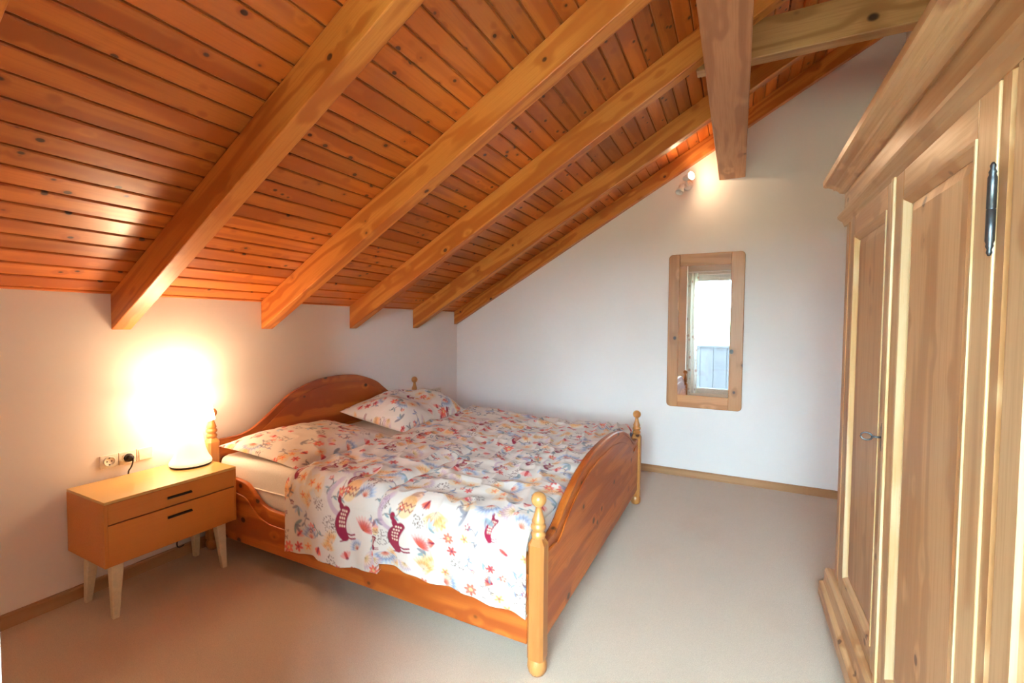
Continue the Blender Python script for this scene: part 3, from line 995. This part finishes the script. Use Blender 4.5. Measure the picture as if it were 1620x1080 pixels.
# ------------------------------------------------------------------ bedside table
def nightstand(x0, x1, y0, y1, zb, zt, name, label, detailed=True):
    t_ = thing(name, ((x0 + x1) / 2, (y0 + y1) / 2, 0), label, 'bedside table', 'bedside tables')
    tt = 0.014
    MB().box((x0, y0, zt - tt), (x1 + 0.002, y1, zt), 0.002).build('table_top', 'veneer_top', t_)
    c_ = MB()
    c_.box((x0, y0, zb), (x1, y0 + 0.012, zt - tt)).box((x0, y1 - 0.012, zb), (x1, y1, zt - tt))
    c_.box((x0, y0 + 0.012, zb), (x1 - 0.002, y1 - 0.012, zb + 0.012)).box((x0, y0 + 0.012, zb + 0.012), (x0 + 0.008, y1 - 0.012, zt - tt))
    c_.build('carcass', 'veneer_y', t_)
    zg = zb + (zt - zb) * 0.632
    MB().box((x0 + 0.02, y0 + 0.012, zb + 0.012), (x1 - 0.016, y1 - 0.012, zt - tt)).build('drawer_reveal', 'gap', t_)
    for za, zc_, hz in ((zg + 0.003, zt - tt - 0.001, zg + 0.046), (zb + 0.001, zg - 0.003, zg - 0.051)):
        d_ = MB().box((x1 - 0.015, y0 + 0.0125, za), (x1 + 0.001, y1 - 0.0125, zc_), 0.001, 1).build('drawer', 'veneer_y', t_)
        yh = y0 + (y1 - y0) * 0.515
        h_ = MB()
        h_.hexa([(x1 + 0.001, yh - 0.054, hz - 0.007), (x1 + 0.012, yh - 0.054, hz - 0.004), (x1 + 0.012, yh + 0.054, hz - 0.004), (x1 + 0.001, yh + 0.054, hz - 0.007),
                 (x1 + 0.001, yh - 0.054, hz + 0.006), (x1 + 0.012, yh - 0.054, hz + 0.002), (x1 + 0.012, yh + 0.054, hz + 0.002), (x1 + 0.001, yh + 0.054, hz + 0.006)])
        h_.build('handle', 'dark', d_)
    for lx, sx in ((x0 + 0.075, -1), (x1 - 0.060, 1)):
        for ly, sy in ((y0 + 0.062, -1), (y1 - 0.062, 1)):
            a, b = 0.024, 0.0125
            bx, by = lx + sx * 0.018 - (0.0 if sx > 0 else 0.0), ly + sy * 0.014
            MB().hexa([(bx - b, by - b, 0), (bx + b, by - b, 0), (bx + b, by + b, 0), (bx - b, by + b, 0),
                       (lx - a, ly - a, zb), (lx + a, ly - a, zb), (lx + a, ly + a, zb), (lx - a, ly + a, zb)], 0.003, 1).build('leg', 'leg', t_)
    return t_


nightstand(0.020, 0.385, 0.946, 1.531, 0.26, 0.56, 'nightstand', 'honey coloured two-drawer bedside table on cream tapered legs under the lamp')
fn = thing('side_table', (0.21, 3.87, 0), 'low brown bedside table beyond the bed in the far corner', 'bedside table', 'bedside tables')
MB().box((0.02, 3.60, 0.415), (0.395, 4.165, 0.435), 0.003).build('table_top', 'bed_y', fn)
MB().box((0.02, 3.62, 0.20), (0.375, 4.145, 0.415), 0.003).build('carcass', 'bed_y', fn)
for lx in (0.05, 0.345):
    for ly in (3.65, 4.115):
        MB().hexa([(lx - .012, ly - .012, 0), (lx + .012, ly - .012, 0), (lx + .012, ly + .012, 0), (lx - .012, ly + .012, 0),
                   (lx - .02, ly - .02, .2), (lx + .02, ly - .02, .2), (lx + .02, ly + .02, .2), (lx - .02, ly + .02, .2)]).build('leg', 'leg', fn)

# bedside lamp
LX, LY, LZ = 0.138, 1.432, 0.56
lamp = thing('table_lamp', (LX, LY, LZ), 'glowing white table lamp on the honey coloured bedside table', 'lamp')
MB().lathe([(0.094, 0.0), (0.097, 0.003), (0.097, 0.009), (0.093, 0.011)], (LX, LY, LZ), 32).build('base_pad', 'dark', lamp)
nb2, nr = 48, [(0.0995, 0.011), (0.1015, 0.018), (0.096, 0.028), (0.086, 0.042), (0.077, 0.062), (0.069, 0.090), (0.063, 0.125), (0.057, 0.165), (0.050, 0.205), (0.045, 0.235), (0.043, 0.255)]
vs_, fs_ = [], []
for i, (r, h) in enumerate(nr):
    for k_ in range(nb2):
        a = 2 * math.pi * k_ / nb2
        rr_ = r * (1 + 0.035 * math.sin(5 * a + h * 26) * min(1, i / 3))
        vs_.append((LX + rr_ * math.cos(a), LY + rr_ * math.sin(a), LZ + h))
for i in range(len(nr) - 1):
    for k_ in range(nb2):
        j = (k_ + 1) % nb2
        fs_.append((i * nb2 + k_, i * nb2 + j, (i + 1) * nb2 + j, (i + 1) * nb2 + k_))
fs_ += [tuple(range(nb2 - 1, -1, -1)), tuple((len(nr) - 1) * nb2 + k_ for k_ in range(nb2))]
MB().add(vs_, fs_, True).build('lamp_base', 'opal', lamp)
MB().lathe([(0.112, 0.252), (0.116, 0.256), (0.114, 0.275), (0.107, 0.310), (0.098, 0.350), (0.088, 0.385), (0.076, 0.412), (0.073, 0.412), (0.085, 0.385), (0.095, 0.350), (0.104, 0.310), (0.110, 0.275), (0.108, 0.258)],
           (LX, LY, LZ), 40, caps=False).build('lamp_shade', 'glow', lamp)
MB().lathe([(0.043, 0.250), (0.118, 0.250), (0.118, 0.2535), (0.043, 0.2535)], (LX, LY, LZ), 40).build('shade_ring', 'glow', lamp)
MB().lathe([(0.012, 0.254), (0.013, 0.270), (0.026, 0.295), (0.029, 0.315), (0.024, 0.335), (0.010, 0.346), (0.002, 0.348)], (LX, LY, LZ), 20).build('bulb', 'glow', lamp)
bl_ = bpy.data.lights.new('bedside_bulb', 'POINT')
bl_.energy = LAMP_BULB_WATTS
bl_.color = LAMP_COLOR
bl_.shadow_soft_size = 0.025
bo = bpy.data.objects.new('bedside_bulb', bl_)
COL.objects.link(bo)
bo.parent = lamp
bo.location = (0, 0, 0.378)

# sockets above the bedside table
def socket_plate(y, z_, kind, label, group, wd=0.074, ht=0.066):
    t_ = thing('wall_switch' if kind == 'switch' else 'wall_socket', (0, y, z_), label, 'switch' if kind == 'switch' else 'socket', group)
    MB().box((0, y - wd / 2, z_ - ht / 2), (0.010, y + wd / 2, z_ + ht / 2), 0.003).build('cover_plate', 'socket', t_)
    if kind == 'switch':
        MB().hexa([(0.010, y - 0.028, z_ - 0.026), (0.016, y - 0.028, z_ - 0.026), (0.016, y + 0.028, z_ - 0.026), (0.010, y + 0.028, z_ - 0.026),
                   (0.010, y - 0.028, z_ + 0.026), (0.012, y - 0.028, z_ + 0.026), (0.012, y + 0.028, z_ + 0.026), (0.010, y + 0.028, z_ + 0.026)]).build('rocker', 'socket', t_)
    else:
        mt = Matrix.Rotation(math.radians(90), 3, 'Y')
        MB().lathe([(0.0245, 0.010), (0.0245, 0.018), (0.0215, 0.0185), (0.0210, 0.012), (0.001, 0.0115)], (0, y, z_), 28, mt).build('socket_cup', 'socket', t_)
        if kind == 'open':
            for dy in (-0.0095, 0.0095):
                MB().lathe([(0.0034, 0.0115), (0.0034, 0.0128)], (0, y + dy, z_), 10, mt).build('pin_hole', 'dark', t_)
            for dz in (-0.0175, 0.0175):
                MB().box((0.0115, y - 0.003, z_ + dz - 0.003), (0.0145, y + 0.003, z_ + dz + 0.003)).build('earth_clip', 'iron', t_)
    return t_


socket_plate(1.116, 0.645, 'open', 'empty cream wall socket above the bedside table, leftmost plate', 'plates above the bedside table')
socket_plate(1.194, 0.645, 'used', 'cream wall socket holding the black plug', 'plates above the bedside table')
socket_plate(1.272, 0.645, 'switch', 'cream light switch nearest the bedside lamp', 'plates above the bedside table')
plug = thing('power_plug', (0.0125, 1.194, 0.645), 'black power plug and cable in the socket by the lamp', 'plug')
mt = Matrix.Rotation(math.radians(90), 3, 'Y')
MB().lathe([(0.0195, 0.013), (0.0195, 0.030), (0.017, 0.040), (0.011, 0.043), (0.002, 0.044)], (0, 1.194, 0.645), 20, mt).build('plug_body', 'dark', plug)
pts = smoothcurve([(0.040, 0.648), (0.047, 0.636), (0.045, 0.615), (0.032, 0.592), (0.015, 0.572), (0.0105, 0.530)], 5)
MB().tube([(a, 1.204 - 0.012 * i / len(pts), b) for i, (a, b) in enumerate(pts)], 0.0034, 8).build('cable', 'dark', plug)
hk = [(1.440, 0.150), (1.424, 0.125), (1.414, 0.095), (1.416, 0.070), (1.430, 0.062), (1.450, 0.066)]
MB().tube([(0.012 + 0.006, a, b) for a, b in smoothcurve(hk, 5)], 0.0034, 8).build('cable_loop', 'dark', plug)
socket_plate(3.822, 0.638, 'switch', 'small light switch beyond the bed near the room corner', 'plates near the room corner', 0.073, 0.076)
socket_plate(3.895, 0.638, 'open', 'wall socket beyond the bed, middle plate of three', 'plates near the room corner', 0.073, 0.076)
socket_plate(3.968, 0.638, 'open', 'wall socket beyond the bed, plate nearest the room corner', 'plates near the room corner', 0.073, 0.076)

# ------------------------------------------------------------------ mirror
mi = thing('wall_mirror', (2.604, D, 0.634), 'tall mirror in a rounded knotty pine frame on the gable wall', 'mirror')
mx0, mx1, mz0, mz1 = 2.299, 2.911, 0.634, 1.998
ix0, ix1, iz0, iz1 = 2.392, 2.806, 0.744, 1.893
R = 0.035
def corner(cx, cz, a0, a1, n_=6):
    return [(cx + R * math.cos(a0 + (a1 - a0) * i / n_), cz + R * math.sin(a0 + (a1 - a0) * i / n_)) for i in range(n_ + 1)]
PI = math.pi
fyb = lambda a, b, h: (a, h, b)
ym0, ym1 = D - 0.030, D - 0.001
MB().prism(corner(mx0 + R, mz0 + R, PI * 1.5, PI, 6) + corner(mx0 + R, mz1 - R, PI, PI / 2, 6) + [(ix0, mz1), (ix0, mz0)], fyb, ym0, ym1, 0.004).build('frame_stile', 'frame_z', mi)
MB().prism([(ix1, mz0), (ix1, mz1)] + corner(mx1 - R, mz1 - R, PI / 2, 0, 6) + corner(mx1 - R, mz0 + R, 0, -PI / 2, 6), fyb, ym0, ym1, 0.004).build('frame_stile', 'frame_z', mi)
MB().box((ix0, ym0, mz0), (ix1, ym1, iz0), 0.003).build('frame_rail', 'frame_x', mi)
MB().box((ix0, ym0, iz1), (ix1, ym1, mz1), 0.003).build('frame_rail', 'frame_x', mi)
MB().box((ix0 - 0.0, D - 0.026, iz0), (ix1, D - 0.020, iz1)).build('mirror_glass', 'mirror', mi)

# ------------------------------------------------------------------ wall spotlight
sp = thing('wall_spotlight', (2.44, D, 2.60), 'small white wall spotlight shining beside the purlin', 'lamp')
mt = Matrix.Rotation(math.radians(90), 3, 'X')          # local z -> -y
MB().lathe([(0.040, 0.0), (0.040, 0.016), (0.034, 0.022), (0.004, 0.024)], (2.44, D, 2.600), 24, mt).build('wall_rose', 'white', sp)
MB().tube([(2.44, D - 0.02, 2.60), (2.44, D - 0.13, 2.60), (2.440, D - 0.15, 2.612)], 0.008, 8).build('arm', 'white', sp)
def cup(c, d, name, glow):
    d = Vector(d).normalized()
    q = Vector((0, 0, 1)).rotation_difference(d).to_matrix()
    h_ = MB().lathe([(0.004, -0.050), (0.020, -0.048), (0.024, -0.040), (0.026, -0.01), (0.034, 0.030), (0.0325, 0.030), (0.0245, -0.008), (0.022, -0.036), (0.003, -0.040)], c, 24, q).build(name, 'white', sp)
    if glow:
        MB().lathe([(0.004, -0.030), (0.012, -0.024), (0.017, -0.008), (0.017, 0.006), (0.012, 0.018), (0.003, 0.023)], c, 16, q).build('bulb', 'bulb', h_)
    return h_
cup((2.462, D - 0.165, 2.632), (0.72, -0.62, 0.05), 'lamp_head', True)
cup((2.395, D - 0.150, 2.535), (-0.25, -0.45, -0.9), 'lamp_head', False)
MB().tube([(2.44, D - 0.13, 2.60), (2.42, D - 0.14, 2.585), (2.402, D - 0.148, 2.565)], 0.007, 8).build('arm', 'white', sp)
sl_ = bpy.data.lights.new('spotlight_bulb', 'POINT')
sl_.energy = SPOT_WATTS
sl_.color = SPOT_COLOR
sl_.shadow_soft_size = 0.018
so = bpy.data.objects.new('spotlight_bulb', sl_)
COL.objects.link(so)
so.parent = sp
so.location = Vector((2.496, D - 0.194, 2.635)) - wloc(sp)

# ------------------------------------------------------------------ wardrobe
WX, WY0, WY1, WB = 3.29, 0.985, 2.515, 3.88
wd = thing('wardrobe', ((WX + WB) / 2, (WY0 + WY1) / 2, 0), 'tall light pine wardrobe with two panelled doors at the right', 'wardrobe')
cr = MB()
cr.box((WX + 0.02, WY0 + 0.004, 0.09), (WB, WY0 + 0.026, 1.98)).box((WX + 0.02, WY1 - 0.026, 0.09), (WB, WY1 - 0.004, 1.98))
cr.box((WB - 0.012, WY0 + 0.026, 0.09), (WB, WY1 - 0.026, 1.98))
cr.box((WX + 0.026, WY0 + 0.026, 0.20), (WB - 0.012, WY1 - 0.026, 0.22)).box((WX + 0.026, WY0 + 0.026, 1.93), (WB - 0.012, WY1 - 0.026, 1.95))
cr.build('carcass', 'ward_z', wd)
DZ0, DZ1 = 0.225, 1.815
D1 = (1.760, 2.362)
D2 = (1.150, 1.756)
# fluted corner posts
for a, b, s_ in ((D1[1] + 0.003, WY1, 1), (WY0, D2[0] - 0.003, -1)):
    w_ = b - a
    c1 = 0.020
    if s_ > 0:
        pf_ = [(a, WX + 0.03), (a, WX), (a + 0.030, WX), (a + 0.036, WX + 0.005), (a + 0.044, WX + 0.005), (a + 0.050, WX), (b - 0.050, WX), (b - 0.046, WX + 0.008), (b - 0.012, WX + 0.020), (b, WX + 0.024), (b, WX + 0.03)]
    else:
        pf_ = [(b, WX + 0.03), (b, WX), (b - 0.030, WX), (b - 0.036, WX + 0.005), (b - 0.044, WX + 0.005), (b - 0.050, WX), (a + 0.050, WX), (a + 0.046, WX + 0.008), (a + 0.012, WX + 0.020), (a, WX + 0.024), (a, WX + 0.03)]
    MB().prism(pf_, lambda p, q, h: (q, p, h), 0.20, 1.87).build('corner_post', 'ward_z', wd)


def panel_door(y0, y1):
    st_, mw = 0.078, 0.026
    xf, xb_ = WX - 0.004, WX + 0.018
    f = MB()
    f.box((xf, y0, DZ0), (xb_, y0 + st_, DZ1), 0.003).box((xf, y1 - st_, DZ0), (xb_, y1, DZ1), 0.003)
    d_ = f.build('door', 'ward_z', wd)
    MB().box((xf, y0 + st_, DZ1 - st_), (xb_, y1 - st_, DZ1), 0.002).build('door_rail', 'ward_y', d_)
    MB().box((xf, y0 + st_, DZ0), (xb_, y1 - st_, DZ0 + st_), 0.002).build('door_rail', 'ward_y', d_)
    a0, a1, b0, b1 = y0 + st_, y1 - st_, DZ0 + st_, DZ1 - st_
    # mitred sloping moulding strips
    def strip(p, q, pi, qi, nm, mt_):
        xo, xi = xf + 0.001, xf + 0.013
        # outer edge proud with a small bead, inner edge low
        V_ = []
        for (A, B, u_, x_) in ((p, q, 0, xo - 0.004), (p, q, 0, xb_), (pi, qi, 1, xb_), (pi, qi, 1, xi), ):
            V_ += [(x_, A[0], A[1]), (x_, B[0], B[1])]
        pmid = [((p[0] * .65 + pi[0] * .35), (p[1] * .65 + pi[1] * .35)), ((q[0] * .65 + qi[0] * .35), (q[1] * .65 + qi[1] * .35))]
        V_ += [(xo - 0.003, *pmid[0]), (xo - 0.003, *pmid[1])]
        F_ = [(0, 1, 9, 8), (8, 9, 7, 6), (6, 7, 5, 4), (4, 5, 3, 2), (2, 3, 1, 0), (0, 8, 6, 4, 2), (1, 3, 5, 7, 9)]
        MB().add(V_, F_).build(nm, mt_, d_)
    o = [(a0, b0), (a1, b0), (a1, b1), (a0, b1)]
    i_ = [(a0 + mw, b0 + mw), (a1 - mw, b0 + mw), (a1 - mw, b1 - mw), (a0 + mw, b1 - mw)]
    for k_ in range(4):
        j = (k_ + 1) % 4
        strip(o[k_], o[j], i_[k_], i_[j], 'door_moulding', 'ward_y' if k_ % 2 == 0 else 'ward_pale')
    # fielded panel
    fa = 0.028
    p0 = [(xf + 0.015, y, z_) for y, z_ in i_]
    p1 = [(xf + 0.008, y, z_) for y, z_ in [(i_[0][0] + fa, i_[0][1] + fa), (i_[1][0] - fa, i_[1][1] + fa), (i_[2][0] - fa, i_[2][1] - fa), (i_[3][0] + fa, i_[3][1] - fa)]]
    p2 = [(xb_ - 0.001, y, z_) for y, z_ in i_]
    MB().add(p0 + p1 + p2, [(4, 5, 6, 7), (0, 1, 5, 4), (1, 2, 6, 5), (2, 3, 7, 6), (3, 0, 4, 7), (8, 9, 1, 0), (9, 10, 2, 1), (10, 11, 3, 2), (11, 8, 0, 3), (11, 10, 9, 8)]).build('door_panel', 'ward_z', d_)
    return d_


d1 = panel_door(*D1)
d2 = panel_door(*D2)
# cover strip where the doors meet
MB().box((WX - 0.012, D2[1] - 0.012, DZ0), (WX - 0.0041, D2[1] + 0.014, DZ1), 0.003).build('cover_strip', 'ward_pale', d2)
# key and its plate on the far door
kz, ky = 1.012, D1[0] + 0.036
MB().prism([(ky - 0.010, kz - 0.030), (ky, kz - 0.044), (ky + 0.010, kz - 0.030), (ky + 0.007, kz), (ky + 0.010, kz + 0.030), (ky, kz + 0.046), (ky - 0.010, kz + 0.030), (ky - 0.007, kz)],
           lambda a, b, h: (h, a, b), WX - 0.0065, WX - 0.0041).build('key_plate', 'iron', d1)
kk = MB()
kk.tube([(WX - 0.006, ky, kz), (WX - 0.030, ky, kz)], 0.0035, 8)
ring_ = [(WX - 0.044 + 0.015 * math.cos(a), ky + 0.004 * math.sin(a), kz + 0.011 * math.sin(a)) for a in np.linspace(0, 2 * math.pi, 17)]
kk.tube(ring_, 0.0028, 6)
kk.build('key', 'iron', d1)
# long olive hinges
def hinge(y, z0_, z1_, par):
    h_ = MB()
    zm = (z0_ + z1_) / 2
    r = 0.0068
    x = WX - 0.008
    h_.lathe([(0.002, z0_), (0.0045, z0_ + 0.006), (0.0035, z0_ + 0.012), (0.006, z0_ + 0.018), (0.005, z0_ + 0.022), (r, z0_ + 0.028), (r, zm - 0.001), (r * 0.8, zm), (r, zm + 0.001),
              (r, z1_ - 0.028), (0.005, z1_ - 0.022), (0.006, z1_ - 0.018), (0.0035, z1_ - 0.012), (0.0045, z1_ - 0.006), (0.002, z1_)], (x, y, 0), 16)
    h_.build('hinge', 'iron', par)
for za in (1.495, 0.40):
    hinge(D2[0] - 0.001, za, za + 0.172, d2)

# mouldings that return round both ends: sweep a profile (out, z) along front and sides
def sweep(prof_, name, mt_):
    path = [(WB, WY1, 0, 1), (WX, WY1, -1, 1), (WX, WY0, -1, -1), (WB, WY0, 0, -1)]
    V_, F_ = [], []
    n_ = len(prof_)
    for px, py, dx, dy in path:
        for o_, z_ in prof_:
            V_.append((px + dx * o_, py + dy * o_, z_))
    for i in range(3):
        for k_ in range(n_):
            j = (k_ + 1) % n_
            F_.append((i * n_ + k_, i * n_ + j, (i + 1) * n_ + j, (i + 1) * n_ + k_))
    F_ += [tuple(range(n_)), tuple(3 * n_ + k_ for k_ in range(n_ - 1, -1, -1))]
    return MB().add(V_, F_).build(name, mt_, wd)


sweep([(-0.02, 1.816), (0.002, 1.816), (0.008, 1.838), (0.016, 1.846), (0.024, 1.856), (0.026, 1.866), (0.018, 1.874), (0.012, 1.884), (0.004, 1.890), (-0.02, 1.890)], 'lower_cornice', 'ward_y')
sweep([(-0.02, 1.885), (0.003, 1.885), (0.003, 1.975), (-0.02, 1.975)], 'frieze', 'ward_y')
sweep([(-0.02, 1.966), (0.010, 1.966), (0.020, 1.972), (0.026, 1.982), (0.034, 1.990), (0.040, 1.992), (0.044, 2.000), (0.058, 2.010), (0.070, 2.014), (0.076, 2.022), (0.078, 2.045), (0.070, 2.052), (-0.02, 2.052)], 'cornice', 'ward_y')
MB().box((WX, WY0, 2.040), (WB, WY1, 2.051)).build('top_board', 'ward_y', wd)
sweep([(-0.02, 0.085), (0.046, 0.085), (0.046, 0.142), (0.040, 0.150), (0.030, 0.156), (0.028, 0.170), (0.026, 0.216), (0.018, 0.228), (0.006, 0.232), (-0.02, 0.232)], 'plinth', 'ward_y')
for x_ in (WX + 0.03, WB - 0.08):
    for y_ in (WY0 + 0.06, WY1 - 0.06):
        MB().lathe([(0.030, 0.0), (0.040, 0.008), (0.050, 0.035), (0.048, 0.060), (0.040, 0.075), (0.040, 0.085)], (x_, y_, 0), 20).build('bun_foot', 'ward_z', wd)
